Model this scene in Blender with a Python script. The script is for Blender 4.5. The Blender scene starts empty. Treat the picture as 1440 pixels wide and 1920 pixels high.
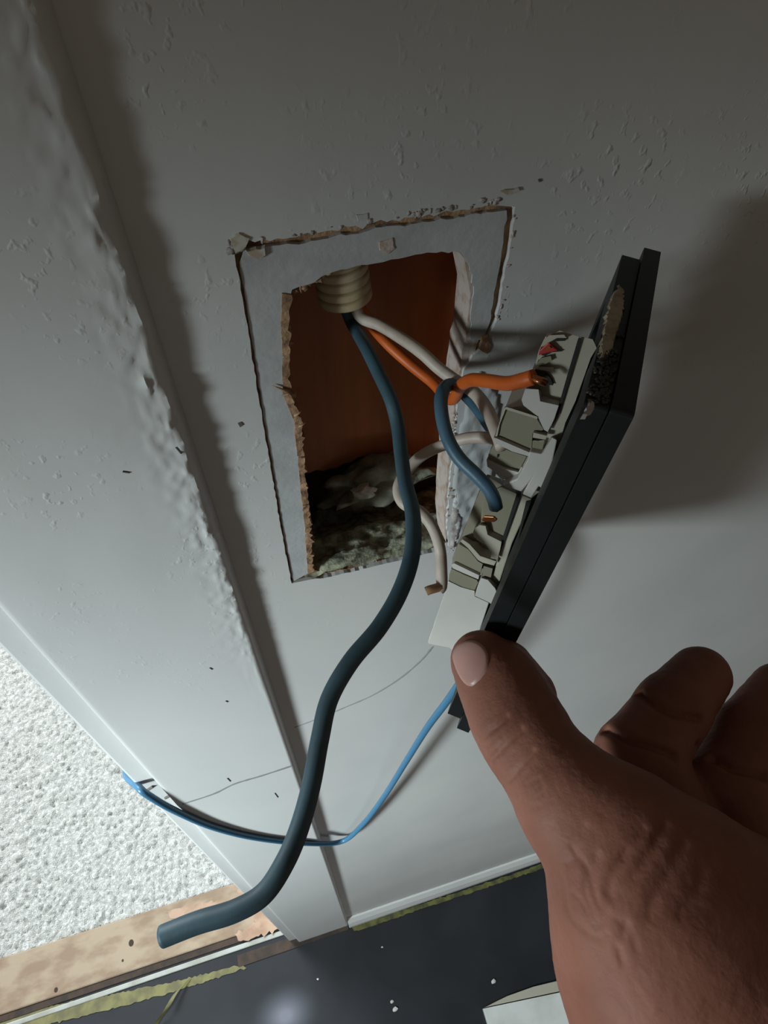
import bpy, bmesh, math, random
import numpy as np
from mathutils import Vector, Matrix, noise
from mathutils.geometry import tessellate_polygon

# ------------------------------------------------------------------ camera
F_PX = 1192.48                       # focal length in pixels of the 1440x1920 frame
R = np.array([[0.95968335, -0.2182314, 0.17715229],
              [-0.28106488, -0.73780961, 0.61370963],
              [-0.00322605, -0.6387582, -0.76940078]])     # camera (right, down, forward) -> world
CAM = np.array([0.0, -0.163, 1.235])
sc = bpy.context.scene
C = sc.collection
cd = bpy.data.cameras.new('camera'); cam = bpy.data.objects.new('camera', cd); C.objects.link(cam)
cd.sensor_fit = 'VERTICAL'; cd.sensor_height = 24.0; cd.lens = F_PX / 1920 * 24.0
cd.clip_start = 0.01
M = Matrix(((R[0, 0], -R[0, 1], -R[0, 2], CAM[0]), (R[1, 0], -R[1, 1], -R[1, 2], CAM[1]),
            (R[2, 0], -R[2, 1], -R[2, 2], CAM[2]), (0, 0, 0, 1)))
cam.matrix_world = M
sc.camera = cam

# ------------------------------------------------------------------ world and lights
w = bpy.data.worlds.new('world'); sc.world = w; w.use_nodes = True
w.node_tree.nodes['Background'].inputs[0].default_value = (1.0, 0.87, 0.69, 1)
w.node_tree.nodes['Background'].inputs[1].default_value = 0.085

def area(name, loc, target, size, size_y, power, col):
    l = bpy.data.lights.new(name, 'AREA'); l.shape = 'RECTANGLE'; l.size = size; l.size_y = size_y
    l.energy = power; l.color = col
    o = bpy.data.objects.new(name, l); C.objects.link(o); o.location = loc
    o.rotation_euler = (Vector(target) - Vector(loc)).to_track_quat('-Z', 'Z').to_euler()
    return o
# unseen key light left of the door; spread narrowed to dim the upper wall
key = area('left_daylight', (-0.75, -0.40, 1.15), (-0.10, 0, 0.57), 0.14, 0.14, 4.6, (0.80, 0.96, 1.0))
key.data.spread = math.radians(83)
# added low fill lamp in front of the wall, softening shadows at its foot
fill = area('low_front_fill', (0.05, -1.5, 0.25), (0, 0, 0.15), 1.0, 0.4, 0.5, (0.92, 0.97, 1.0))
fill.data.spread = math.radians(80)
# window of the bright room beyond the doorway
area('far_room_daylight', (-1.3, 1.7, 1.9), (-0.5, 0.4, 0), 1.2, 1.2, 115, (0.92, 0.98, 1.0))

vs = sc.view_settings
vs.view_transform = 'Standard'; vs.look = 'None'; vs.gamma = 1.0; vs.use_curve_mapping = False
vs.exposure = 0.0

# ------------------------------------------------------------------ helpers
rnd = random.Random(7)
nrs = np.random.RandomState(5)

def ray(p):
    return R @ np.array([(p[0] - 720) / F_PX, (p[1] - 960) / F_PX, 1.0])
def Q(px, py, d):                    # point at camera depth d
    return CAM + ray((px, py)) * d
def W(px, py, y=0.0):                # point on a plane parallel to the wall
    r = ray((px, py)); return CAM + r * ((y - CAM[1]) / r[1])
def G(px, py, z=0.0):                # point on a level plane
    r = ray((px, py)); return CAM + r * ((z - CAM[2]) / r[2])

def tag(o, label=None, cat=None, group=None, kind=None):
    if label: o['label'] = label
    if cat: o['category'] = cat
    if group: o['group'] = group
    if kind: o['kind'] = kind
    return o
def wloc(o):
    return np.array(o.get('_o', (0, 0, 0)))
ORIG = {}
def empty(name, loc):
    o = bpy.data.objects.new(name, None); C.objects.link(o); o.location = loc
    o.empty_display_size = 0.02; ORIG[o.name] = np.array(loc, float); return o
def mk(name, verts, faces, mat, parent=None, smooth=False, bevel=0.0, seg=2, angle=40, origin=None):
    v = np.asarray(verts, float)
    if parent is not None: og = ORIG[parent.name]
    elif origin is not None: og = np.array(origin, float)
    else: og = np.array([(v[:, 0].min() + v[:, 0].max()) / 2, (v[:, 1].min() + v[:, 1].max()) / 2, v[:, 2].min()])
    me = bpy.data.meshes.new(name)
    me.from_pydata([tuple(p) for p in (v - og)], [], [tuple(int(i) for i in f) for f in faces])
    bm = bmesh.new(); bm.from_mesh(me); bmesh.ops.recalc_face_normals(bm, faces=bm.faces[:]); bm.to_mesh(me); bm.free()
    me.materials.append(mat)
    if smooth:
        me.polygons.foreach_set('use_smooth', [True] * len(me.polygons))
    o = bpy.data.objects.new(name, me); C.objects.link(o)
    if parent is not None: o.parent = parent
    else: o.location = og
    ORIG[o.name] = og
    if bevel:
        b = o.modifiers.new('bevel', 'BEVEL'); b.width = bevel; b.segments = seg
        b.limit_method = 'ANGLE'; b.angle_limit = math.radians(angle)
    return o
def prism(loops, f0, f1):
    """closed slab between two copies of a 2-D outline (first loop outer, others holes)"""
    vl = [[Vector((p[0], p[1], 0)) for p in lp] for lp in loops]
    tris = tessellate_polygon(vl)
    flat = [p for lp in loops for p in lp]; n = len(flat)
    verts = [f0(p) for p in flat] + [f1(p) for p in flat]
    faces = [tuple(t) for t in tris] + [tuple(i + n for i in reversed(t)) for t in tris]
    s = 0
    for lp in loops:
        m = len(lp)
        for i in range(m):
            a, b = s + i, s + (i + 1) % m
            faces.append((a, b, b + n, a + n))
        s += m
    return verts, faces
def box(x0, x1, y0, y1, z0, z1):
    v = [(x, y, z) for x in (x0, x1) for y in (y0, y1) for z in (z0, z1)]
    f = [(0, 1, 3, 2), (4, 6, 7, 5), (0, 4, 5, 1), (2, 3, 7, 6), (0, 2, 6, 4), (1, 5, 7, 3)]
    return v, f
def join(parts):
    V, Fc = [], []
    for v, f in parts:
        n = len(V); V += [tuple(p) for p in v]; Fc += [tuple(i + n for i in q) for q in f]
    return V, Fc
def spline(pts, n=10):
    P = [np.array(p, float) for p in pts]
    P = [2 * P[0] - P[1]] + P + [2 * P[-1] - P[-2]]
    out = []
    for i in range(1, len(P) - 2):
        for k in range(n):
            t = k / n
            a, b, c, d = P[i - 1], P[i], P[i + 1], P[i + 2]
            out.append(0.5 * ((2 * b) + (c - a) * t + (2 * a - 5 * b + 4 * c - d) * t * t + (3 * b - a - 3 * c + d) * t ** 3))
    out.append(P[-2]); return out
def tube(path, rad, sides=14, caps=True):
    P = [np.array(p) for p in path]; n = len(P)
    rads = rad if hasattr(rad, '__len__') else [rad] * n
    T = [P[min(i + 1, n - 1)] - P[max(i - 1, 0)] for i in range(n)]
    T = [t / (np.linalg.norm(t) + 1e-12) for t in T]
    u = np.cross(T[0], [0.3, 0.5, 0.8]); u /= np.linalg.norm(u)
    V, Fc = [], []
    for i in range(n):
        u = u - T[i] * (u @ T[i]); u /= np.linalg.norm(u); v = np.cross(T[i], u)
        for k in range(sides):
            a = 2 * math.pi * k / sides
            V.append(P[i] + rads[i] * (math.cos(a) * u + math.sin(a) * v))
    for i in range(n - 1):
        for k in range(sides):
            a, b = i * sides + k, i * sides + (k + 1) % sides
            Fc.append((a, b, b + sides, a + sides))
    if caps:
        Fc.append(tuple(range(sides - 1, -1, -1))); Fc.append(tuple((n - 1) * sides + k for k in range(sides)))
    return V, Fc
def rough(poly, step, amp, closed=True, seed=0, amps=None):
    """resample an outline and fray it"""
    r = random.Random(seed); out = []; n = len(poly)
    for i in range(n if closed else n - 1):
        a, b = np.array(poly[i], float), np.array(poly[(i + 1) % n], float)
        L = np.linalg.norm(b - a); m = max(1, int(L / step)); d = (b - a) / (L + 1e-12); nn = np.array([-d[1], d[0]])
        am = amp if amps is None else amps[i]
        for k in range(m):
            t = k / m
            q = a + (b - a) * t
            if k: q = q + nn * r.gauss(0, am) + d * r.uniform(-.2, .2) * step
            out.append((q[0], q[1]))
    if not closed: out.append(tuple(poly[-1]))
    return out
def lump(c, rx, ry, rz, seed, sub=2, amp=0.25):
    bm = bmesh.new(); bmesh.ops.create_icosphere(bm, subdivisions=sub, radius=1)
    V = []
    for v in bm.verts:
        k = 1 + amp * noise.noise(v.co * 1.7 + Vector((seed * 3.1, seed, 0)))*1.6
        V.append((c[0] + v.co.x * rx * k, c[1] + v.co.y * ry * k, c[2] + v.co.z * rz * k))
    Fc = [tuple(v.index for v in f.verts) for f in bm.faces]; bm.free()
    return V, Fc

# ------------------------------------------------------------------ materials
def mat(name, col, rough_=0.5, col2=None, scale=20, lo=.4, hi=.6, bump=0.0, bscale=200, metal=0, sss=0, spec=.5, detail=6, stretch=None, dist=0.0005):
    m = bpy.data.materials.new(name); m.use_nodes = True; nt = m.node_tree; b = nt.nodes['Principled BSDF']
    b.inputs['Roughness'].default_value = rough_; b.inputs['Metallic'].default_value = metal
    b.inputs['Specular IOR Level'].default_value = spec
    b.inputs['Base Color'].default_value = (*col, 1)
    tc = nt.nodes.new('ShaderNodeTexCoord'); mp = nt.nodes.new('ShaderNodeMapping')
    nt.links.new(tc.outputs['Object'], mp.inputs[0])
    if stretch: mp.inputs['Scale'].default_value = stretch
    m['map'] = mp.name
    if col2:
        n = nt.nodes.new('ShaderNodeTexNoise'); n.inputs['Scale'].default_value = scale; n.inputs['Detail'].default_value = detail
        nt.links.new(mp.outputs[0], n.inputs[0])
        mr = nt.nodes.new('ShaderNodeMapRange'); mr.inputs[1].default_value = lo; mr.inputs[2].default_value = hi
        nt.links.new(n.outputs[0], mr.inputs[0])
        mx = nt.nodes.new('ShaderNodeMix'); mx.data_type = 'RGBA'; mx.name = 'mixcol'
        mx.inputs[6].default_value = (*col, 1); mx.inputs[7].default_value = (*col2, 1)
        nt.links.new(mr.outputs[0], mx.inputs[0]); nt.links.new(mx.outputs[2], b.inputs['Base Color'])
    if bump:
        n2 = nt.nodes.new('ShaderNodeTexNoise'); n2.inputs['Scale'].default_value = bscale; n2.inputs['Detail'].default_value = 5
        nt.links.new(mp.outputs[0], n2.inputs[0])
        bp = nt.nodes.new('ShaderNodeBump'); bp.inputs['Strength'].default_value = bump; bp.inputs['Distance'].default_value = dist
        bp.name = 'bump'
        nt.links.new(n2.outputs[0], bp.inputs['Height']); nt.links.new(bp.outputs[0], b.inputs['Normal'])
    if sss:
        b.inputs['Subsurface Weight'].default_value = sss
        b.inputs['Subsurface Radius'].default_value = (0.004, 0.0015, 0.0008); b.inputs['Subsurface Scale'].default_value = 1
    return m

def paint_material(name, col, col2, zlo, zhi, blob=1.0):
    """old gloss paint: smooth low down, blistered with drips above (zlo..zhi in object coordinates)"""
    m = bpy.data.materials.new(name); m.use_nodes = True; nt = m.node_tree; N = nt.nodes.new; L = nt.links.new
    b = nt.nodes['Principled BSDF']; b.inputs['Roughness'].default_value = 0.42; b.inputs['Specular IOR Level'].default_value = .35
    tc = N('ShaderNodeTexCoord'); mp = N('ShaderNodeMapping'); mp.inputs['Scale'].default_value = (1, 1, .85); L(tc.outputs['Object'], mp.inputs[0])
    n1 = N('ShaderNodeTexNoise'); n1.inputs['Scale'].default_value = 9; n1.inputs['Detail'].default_value = 5; L(mp.outputs[0], n1.inputs[0])
    mr = N('ShaderNodeMapRange'); mr.inputs[1].default_value = .35; mr.inputs[2].default_value = .7; L(n1.outputs[0], mr.inputs[0])
    mx = N('ShaderNodeMix'); mx.data_type = 'RGBA'; mx.inputs[6].default_value = (*col, 1); mx.inputs[7].default_value = (*col2, 1)
    L(mr.outputs[0], mx.inputs[0]); L(mx.outputs[2], b.inputs['Base Color'])
    # blisters
    n2 = N('ShaderNodeTexNoise'); n2.inputs['Scale'].default_value = 300; n2.inputs['Detail'].default_value = 2; L(mp.outputs[0], n2.inputs[0])
    r2 = N('ShaderNodeMapRange'); r2.inputs[1].default_value = .58; r2.inputs[2].default_value = .80; L(n2.outputs[0], r2.inputs[0])
    n3 = N('ShaderNodeTexNoise'); n3.inputs['Scale'].default_value = 26; n3.inputs['Detail'].default_value = 3; L(mp.outputs[0], n3.inputs[0])
    r3 = N('ShaderNodeMapRange'); r3.inputs[1].default_value = .45; r3.inputs[2].default_value = .68; L(n3.outputs[0], r3.inputs[0])
    mu = N('ShaderNodeMath'); mu.operation = 'MULTIPLY'; L(r2.outputs[0], mu.inputs[0]); L(r3.outputs[0], mu.inputs[1])
    sx = N('ShaderNodeSeparateXYZ'); L(tc.outputs['Object'], sx.inputs[0])
    rz = N('ShaderNodeMapRange'); rz.inputs[1].default_value = zlo; rz.inputs[2].default_value = zhi; rz.inputs[3].default_value = .03; L(sx.outputs[2], rz.inputs[0])
    mu2 = N('ShaderNodeMath'); mu2.operation = 'MULTIPLY'; L(mu.outputs[0], mu2.inputs[0]); L(rz.outputs[0], mu2.inputs[1])
    # soft undulation of the coat
    n4 = N('ShaderNodeTexNoise'); n4.inputs['Scale'].default_value = 60; n4.inputs['Detail'].default_value = 4; L(mp.outputs[0], n4.inputs[0])
    mu4 = N('ShaderNodeMath'); mu4.operation = 'MULTIPLY'; L(n4.outputs[0], mu4.inputs[0]); L(rz.outputs[0], mu4.inputs[1])
    ma = N('ShaderNodeMath'); ma.operation = 'MULTIPLY_ADD'; L(mu4.outputs[0], ma.inputs[0]); ma.inputs[1].default_value = .5; L(mu2.outputs[0], ma.inputs[2])
    bp = N('ShaderNodeBump'); bp.inputs['Strength'].default_value = .5 * blob; bp.inputs['Distance'].default_value = .0010
    L(ma.outputs[0], bp.inputs['Height']); L(bp.outputs[0], b.inputs['Normal'])
    return m

M_WALL = paint_material('wall_paint', (.585, .56, .535), (.51, .495, .48), .93, 1.12)
M_CASE = paint_material('casing_paint', (.60, .58, .56), (.55, .535, .52), .90, 1.12, .8)
M_STRIP = mat('bare_paint', (.45, .44, .435), .6, (.37, .36, .355), 60, .4, .65, .35, 400)
M_FIBRE = mat('torn_fibreboard', (.42, .25, .135), .9, (.19, .10, .055), 220, .4, .62, .8, 900)
M_PLASTER = mat('torn_plaster', (.42, .36, .33), .85, (.24, .21, .195), 160, .42, .62, .8, 700)
M_PALE = mat('pale_board_edge', (.47, .38, .34), .9, (.36, .24, .17), 200, .48, .66, .6, 800)
M_FLAKE = mat('paint_flake', (.50, .46, .40), .7, (.38, .30, .22), 300, .45, .6)
M_CRACK = mat('crack_dirt', (.10, .085, .07), .9)
M_WOODBACK = mat('cavity_wood', (.46, .16, .06), .7, (.20, .07, .03), 12, .35, .7, .3, 120, stretch=(3, 1, .35))
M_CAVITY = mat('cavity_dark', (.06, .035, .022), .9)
M_WOOL = mat('mineral_wool', (.31, .31, .215), .95, (.085, .085, .058), 190, .4, .62, .9, 700, stretch=(1, 1, 2.2))
M_MORTAR = mat('old_mortar', (.30, .30, .235), .95, (.15, .15, .11), 120, .4, .6, .9, 500)
M_MORTARW = mat('white_mortar_dab', (.62, .61, .54), .9, (.42, .41, .34), 400, .4, .6, .7, 900)
M_CONDUIT = mat('conduit_plastic', (.62, .52, .34), .42, (.52, .41, .25), 60, .45, .65, spec=.4)
M_BLUE = mat('blue_insulation', (.046, .094, .122), .58, (.036, .074, .096), 90, .45, .65, .1, 500)
M_BLUEJ = mat('blue_jumper_insulation', (.058, .125, .18), .45, (.045, .10, .145), 90, .45, .65, .1, 500)
M_ORANGE = mat('orange_insulation', (.60, .115, .012), .45, (.50, .085, .010), 80, .45, .65)
M_WHITEW = mat('white_insulation', (.52, .43, .36), .5, (.40, .31, .25), 110, .5, .68, .1, 500)
M_TAN = mat('bare_wire_end', (.40, .22, .12), .5)
M_COPPER = mat('copper', (.55, .22, .09), .35, metal=1.0)
M_RED = mat('red_insulation', (.38, .03, .02), .4)
M_BLACK = mat('black_plastic', (.010, .012, .012), .5, (.008, .009, .009), 30, .4, .6, .12, 600, spec=.3)
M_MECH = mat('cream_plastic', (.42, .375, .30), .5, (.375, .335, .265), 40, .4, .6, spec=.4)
M_MECHD = mat('beige_shaded_plastic', (.235, .21, .15), .55, (.205, .185, .13), 40, .4, .6, spec=.35)  # darker beige; shade on the block faces is put into the colour
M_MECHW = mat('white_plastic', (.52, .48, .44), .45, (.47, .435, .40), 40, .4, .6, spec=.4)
M_SLOT = mat('slot_shade', (.012, .011, .010), .8)  # near-black stands in for the shade inside slots and terminal holes
M_PUTTY = mat('putty', (.42, .35, .26), .85, (.30, .24, .17), 300, .42, .6, .6, 700)
M_GLUE = mat('glue_residue', (.045, .040, .028), .28, (.02, .018, .014), 300, .4, .6, 1.0, 900)
M_CABLE = mat('blue_cable', (.045, .135, .23), .4)
M_FLOOR = mat('dark_floor_sheet', (.022, .023, .028), .42, (.016, .017, .020), 12, .4, .65, .05, 60, spec=.3)
M_TAPE = mat('yellow_tape', (.19, .175, .06), .6, (.115, .105, .04), 50, .4, .62, .3, 120)
M_TAPED = mat('dirty_tape', (.13, .12, .03), .8, (.05, .047, .018), 70, .4, .62, .4, 200)
M_WOODTH = mat('threshold_wood', (.37, .285, .20), .7, (.26, .18, .118), 34, .42, .62, .5, 160, stretch=(.7, 1.3, 1))
M_WORN = mat('worn_wood', (.44, .29, .20), .6, (.33, .20, .13), 40, .42, .6)
M_KNOT = mat('nail_hole', (.05, .03, .02), .9)
M_BROWN = mat('dark_strip', (.055, .033, .022), .8, (.03, .02, .015), 60, .4, .6)
M_STRIPW = mat('pale_metal_strip', (.40, .41, .38), .5, (.30, .30, .26), 30, .4, .6)
M_CARPET = mat('white_carpet_pile', (.80, .81, .80), .95, (.55, .55, .52), 210, .34, .52, .9, 600, dist=.004)
M_BOARD = mat('white_board', (.72, .71, .68), .5, (.62, .60, .56), 20, .45, .65)
M_BEIGE = mat('board_edge', (.46, .41, .33), .7)
M_CRUMB = mat('plaster_crumb', (.60, .58, .54), .9)
M_NAIL = mat('finger_nail', (.50, .285, .24), .38, (.46, .25, .21), 60, .4, .6, sss=.3)

# ------------------------------------------------------------------ wall with the cut-out
def wl(px, py): p = W(px, py); return (p[0], p[2])
hole_top = [wl(*p) for p in [(533, 551), (560, 541), (589, 533), (606, 520), (640, 508), (691, 499), (735, 489), (780, 480), (830, 474), (866, 476)]]
hole_right = [wl(*p) for p in [(878, 487), (890, 553), (882, 624), (869, 696), (858, 762), (851, 829), (842, 918), (838, 984), (842, 1030)]]
hole_bot = [wl(*p) for p in [(811, 1036), (718, 1058), (607, 1084)]]
hole_left = [wl(*p) for p in [(580, 1076), (574, 980), (562, 873), (556, 793), (534, 740), (534, 664), (531, 607)]]
sc_left = [wl(*p) for p in [(547, 1094), (525, 980), (505, 860), (487, 760), (470, 650), (455, 560), (441, 480)]]
sc_top = [wl(*p) for p in [(438, 462), (452, 456), (520, 447), (600, 436), (690, 419), (780, 406), (860, 394), (945, 381)]]
sc_right = [wl(*p) for p in [(966, 388), (959, 450), (946, 520), (932, 600)]]
cut_outer = rough(sc_left, .0022, .00012, False, 1)[:-1] + rough(sc_top, .0016, .00035, False, 2)[:-1] + rough(sc_right, .0018, .00025, False, 3) \
    + rough([wl(905, 655), wl(886, 668)] + hole_right[3:], .0018, .00025, False, 4)[:-1] + rough(hole_bot + [wl(585, 1086)], .0018, .0002, False, 5)
wall_outer = [(-.03, 0.0), (1.3, 0.0), (1.3, 2.3), (-.03, 2.3)]
v, f = prism([wall_outer, cut_outer], lambda p: (p[0], 0, p[1]), lambda p: (p[0], .0025, p[1]))
wall = mk('wall_front', v, f, M_WALL, origin=(0, 0, 0))
tag(wall, 'grey-white painted wall beside the door casing with a rough cut-out for a switch', 'wall', kind='structure')
# brown fibre core seen in the score lines and round the hole
hl_in = [(x + .0018, z) for x, z in hole_left]
core_hole = rough(hole_top[1:], .0014, .00025, False, 11)[:-1] + rough(hole_right, .0016, .00025, False, 12)[:-1] + rough(hole_bot, .002, .0002, False, 13)[:-1] \
    + rough(hl_in + [(hole_top[0][0] + .002, hole_top[0][1] - .0012)], .0013, .00042, False, 14)
xs = [p[0] for p in cut_outer]; zs = [p[1] for p in cut_outer]
core_out = [(min(xs) - .006, min(zs) - .006), (max(xs) + .006, min(zs) - .006), (max(xs) + .006, max(zs) + .006), (min(xs) - .006, max(zs) + .006)]
v, f = prism([core_out, core_hole], lambda p: (p[0], .0021 + .0006 * noise.noise(Vector((p[0] * 400, p[1] * 400, 0))), p[1]), lambda p: (p[0], .0128, p[1]))
mk('fibre_core', v, f, M_FIBRE, wall)
hole_left_full = hole_left + [hole_top[0]]
fe_in = rough(hl_in + [(hole_top[0][0] + .0022, hole_top[0][1] - .001)], .0013, .0004, False, 17); fe_out = rough(hole_left_full, .0018, .0001, False, 18)
v, f = prism([[(x - .0006, z) for x, z in fe_out] + list(reversed(fe_in))], lambda p: (p[0], .0004 + .0007 * noise.noise(Vector((p[0] * 500, p[1] * 300, 1))), p[1]), lambda p: (p[0], .0128, p[1]))
mk('fibre_edge', v, f, M_FIBRE, wall)
# pale torn lining along the right edge of the hole
hr = rough(hole_right, .0035, .00012, False, 15)
hr2 = [(x - .0009, z) for x, z in hr]
v, f = prism([hr2 + [(x + .004, z) for x, z in reversed(hr)]], lambda p: (p[0], .0012, p[1]), lambda p: (p[0], .0130, p[1]))
mk('hole_lining', v, f, M_PALE, wall)
# old paint strip inside the score line (upturned U)
def off(pts, dx, dz): return [(x + dx, z + dz) for x, z in pts]
strip = rough(off(sc_left, .0007, 0), .0022, .0001, False, 21)[:-1] + rough(off(sc_top[1:], .0006, -.0023), .0016, .0003, False, 22)[:-1] \
    + rough(off(sc_right, -.0021, -.0010), .002, .0002, False, 23) + rough([wl(908, 640), wl(884, 640)] + [hole_right[2], hole_right[1], hole_right[0]], .002, .00025, False, 24)[:-1] \
    + rough(list(reversed(hole_top)), .0018, .00022, False, 25)[:-1] + rough(list(reversed(hole_left)), .0018, .00028, False, 26)
v, f = prism([strip], lambda p: (p[0], .0007, p[1]), lambda p: (p[0], .0024, p[1]))
mk('paint_strip', v, f, M_STRIP, wall, bevel=.0003, seg=1, angle=60)
# ragged lips along the score lines
parts = []
def lips(line, n, seed, s, spread):
    r = random.Random(seed)
    pts = rough(line, .001, 0, False)
    for i in range(n):
        x, z = pts[r.randrange(len(pts))]
        k = r.uniform(.4, 1) * s
        parts.append(lump((x + r.gauss(0, spread), -.0001, z + r.gauss(0, spread)), k * r.uniform(.5, 2.0), k * .5, k * r.uniform(.4, 1.6), i + seed, 2, .55))
lips(off(sc_top, 0, .0006), 16, 31, .0006, .0004); lips(off(sc_top[-3:], 0, .0009), 18, 32, .0008, .0005); lips(sc_top[:2], 22, 33, .0008, .0008)
o = mk('paint_crumbs', *join(parts), M_PLASTER, wall, smooth=True); tag(o, kind='stuff')
parts = []
lips(off(sc_right, .0005, 0), 12, 35, .0006, .0003)
lips([wl(858, 740), wl(850, 829), wl(845, 918), wl(845, 984), wl(850, 1030)], 30, 36, .0009, .0010)
o = mk('torn_edge_crumbs', *join(parts), M_PALE, wall, smooth=True); tag(o, kind='stuff')
parts = []
lips(hole_left, 46, 38, .0009, .0005); lips(hole_top[:4], 14, 39, .0011, .0006)
parts = [([(p[0] + .0012, p[1] + .002, p[2]) for p in v_], f_) for v_, f_ in parts]
o = mk('fibre_crumbs', *join(parts), M_FIBRE, wall, smooth=True); tag(o, kind='stuff')
# splinters of the left edge
def blade(a, b, wdt, y):
    a, b = W(*a, y), W(*b, y); d = b - a; n_ = np.array([-d[2], 0, d[0]]); n_ /= np.linalg.norm(n_)
    return tube([a, a * .5 + b * .5 + np.array([0, -.0003, 0]), b], [wdt, wdt * .7, wdt * .15], 6)
for a, b, wd in [((545, 735), (511, 723), .0007), ((548, 735), (528, 742), .0006), ((552, 780), (566, 770), .0005), ((560, 800), (574, 792), .0004), ((562, 860), (574, 855), .0004), ((568, 950), (578, 945), .0004)]:
    mk('splinter', *blade(a, b, wd, .0), M_FIBRE, wall, smooth=True)
# flat flakes and dabs on the wall
def flake(name, pts, h, m, seed, y0=0.0):
    poly = rough([wl(*p) for p in pts], .0012, .00018, True, seed)
    cx = sum(p[0] for p in poly) / len(poly); cz = sum(p[1] for p in poly) / len(poly)
    v, f = prism([poly], lambda p: (cx + (p[0] - cx) * .86, y0 - h, cz + (p[1] - cz) * .86), lambda p: (p[0], y0 + .0004, p[1]))
    return mk(name, v, f, m, wall)
flake('filler_flake', [(460, 470), (498, 462), (500, 478), (486, 487), (466, 481)], .0011, M_FLAKE, 41, .0007)
flake('filler_flake', [(710, 455), (738, 446), (743, 468), (728, 480), (712, 472)], .0004, M_PALE, 42, .0007)
flake('filler_flake', [(936, 358), (972, 350), (976, 357), (948, 364)], .0008, M_FLAKE, 43)
flake('filler_flake', [(666, 402), (690, 398), (691, 410), (670, 415)], .0003, M_STRIP, 44)
flake('filler_flake', [(902, 632), (915, 628), (922, 650), (914, 664), (898, 655)], .0006, M_FIBRE, 45)
flake('filler_flake', [(430, 446), (448, 434), (470, 444), (462, 462), (440, 476)], .0006, M_FLAKE, 46)
flake('paint_pit', [(445, 793), (452, 790), (457, 796), (450, 801)], .0003, M_CRACK, 47)
flake('paint_pit', [(1008, 336), (1014, 334), (1016, 340), (1010, 341)], .0003, M_CRACK, 48)
# torn grey plaster right of the hole
def relief(poly_px, m, seed, amp, name, y0=-.0003, step=.0012):
    poly = [wl(*p) for p in poly_px]
    x0, x1 = min(p[0] for p in poly), max(p[0] for p in poly); z0, z1 = min(p[1] for p in poly), max(p[1] for p in poly)
    nx, nz = int((x1 - x0) / step) + 2, int((z1 - z0) / step) + 2
    def inside(x, z):
        c = False; n = len(poly)
        for i in range(n):
            (xa, za), (xb, zb) = poly[i], poly[(i + 1) % n]
            if (za > z) != (zb > z) and x < (xb - xa) * (z - za) / (zb - za) + xa: c = not c
        return c
    V, idx, Fc = [], {}, []
    for i in range(nx):
        for k in range(nz):
            x, z = x0 + i * step, z0 + k * step
            if inside(x, z):
                edge = not all(inside(x + dx * step * 1.6, z + dz * step * 1.6) for dx, dz in ((1, 0), (-1, 0), (0, 1), (0, -1)))
                h = noise.fractal(Vector((x * 330 + seed, z * 140, seed)), 1.0, 2.0, 4)
                idx[i, k] = len(V); V.append((x, .0012 if edge else y0 - amp * (.5 + h * .6), z))
    for i in range(nx):
        for k in range(nz):
            q = [(i, k), (i + 1, k), (i + 1, k + 1), (i, k + 1)]
            if all(t in idx for t in q): Fc.append([idx[t] for t in q])
    return mk(name, V, Fc, m, wall, smooth=True)
relief([(850, 830), (862, 760), (885, 690), (915, 690), (945, 740), (945, 800), (930, 900), (905, 960), (870, 1010), (845, 1030), (842, 918)], M_STRIP, 3, .0013, 'torn_plaster')
relief([(846, 915), (862, 905), (872, 950), (868, 1000), (850, 1036), (838, 1030), (838, 984)], M_PLASTER, 5, .0016, 'torn_plaster')
relief([(892, 500), (905, 480), (903, 540), (898, 600), (886, 610), (884, 560)], M_STRIP, 9, .0009, 'torn_plaster')
# hairline crack running down the wall
def ribbon(pts, wdt, y, name, m, parent):
    P = [np.array(W(*p, y)) for p in pts]; V, Fc = [], []
    P = spline(P, 6)
    for i, p in enumerate(P):
        d = P[min(i + 1, len(P) - 1)] - P[max(i - 1, 0)]; n_ = np.array([-d[2], 0, d[0]]); n_ /= np.linalg.norm(n_)
        k = wdt * (.6 + .5 * abs(noise.noise(Vector(p * 300))))
        V += [p + n_ * k + np.array([0, .00002, 0]), p - n_ * k + np.array([0, .00002, 0]), p - np.array([0, .00012, 0])]
    for i in range(len(P) - 1):
        a = 3 * i; Fc += [(a, a + 3, a + 5, a + 2), (a + 2, a + 5, a + 4, a + 1)]
    return mk(name, V, Fc, m, parent)
M_HAIR = mat('hairline', (.30, .295, .28), .9)
ribbon([(552, 1364), (600, 1346), (650, 1325), (700, 1303), (750, 1272), (790, 1238), (812, 1212)], .0015, 0, 'hairline_crack', M_HAIR, wall)
# cavity
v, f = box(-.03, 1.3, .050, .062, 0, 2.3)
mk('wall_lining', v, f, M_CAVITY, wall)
bw = rough([(.0, 1.021), (.03, 1.016), (.05, 1.020), (.07, 1.012), (.105, 1.018), (.105, 1.25), (.0, 1.25)], .003, .0006, True, 51)
v, f = prism([bw], lambda p: (p[0], .044, p[1]), lambda p: (p[0], .050, p[1]))
mk('back_board', v, f, M_WOODBACK, wall)
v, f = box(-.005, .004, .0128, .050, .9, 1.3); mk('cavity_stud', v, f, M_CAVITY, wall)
v, f = box(.098, .106, .0128, .050, .9, 1.3); mk('cavity_stud', v, f, M_WOODBACK, wall)
v, f = join([box(-.03, 1.3, .095, .105, 0, 2.3), box(-.03, 1.3, .0128, .105, 2.28, 2.3)]); mk('far_skin', v, f, M_WALL, wall)
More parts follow.
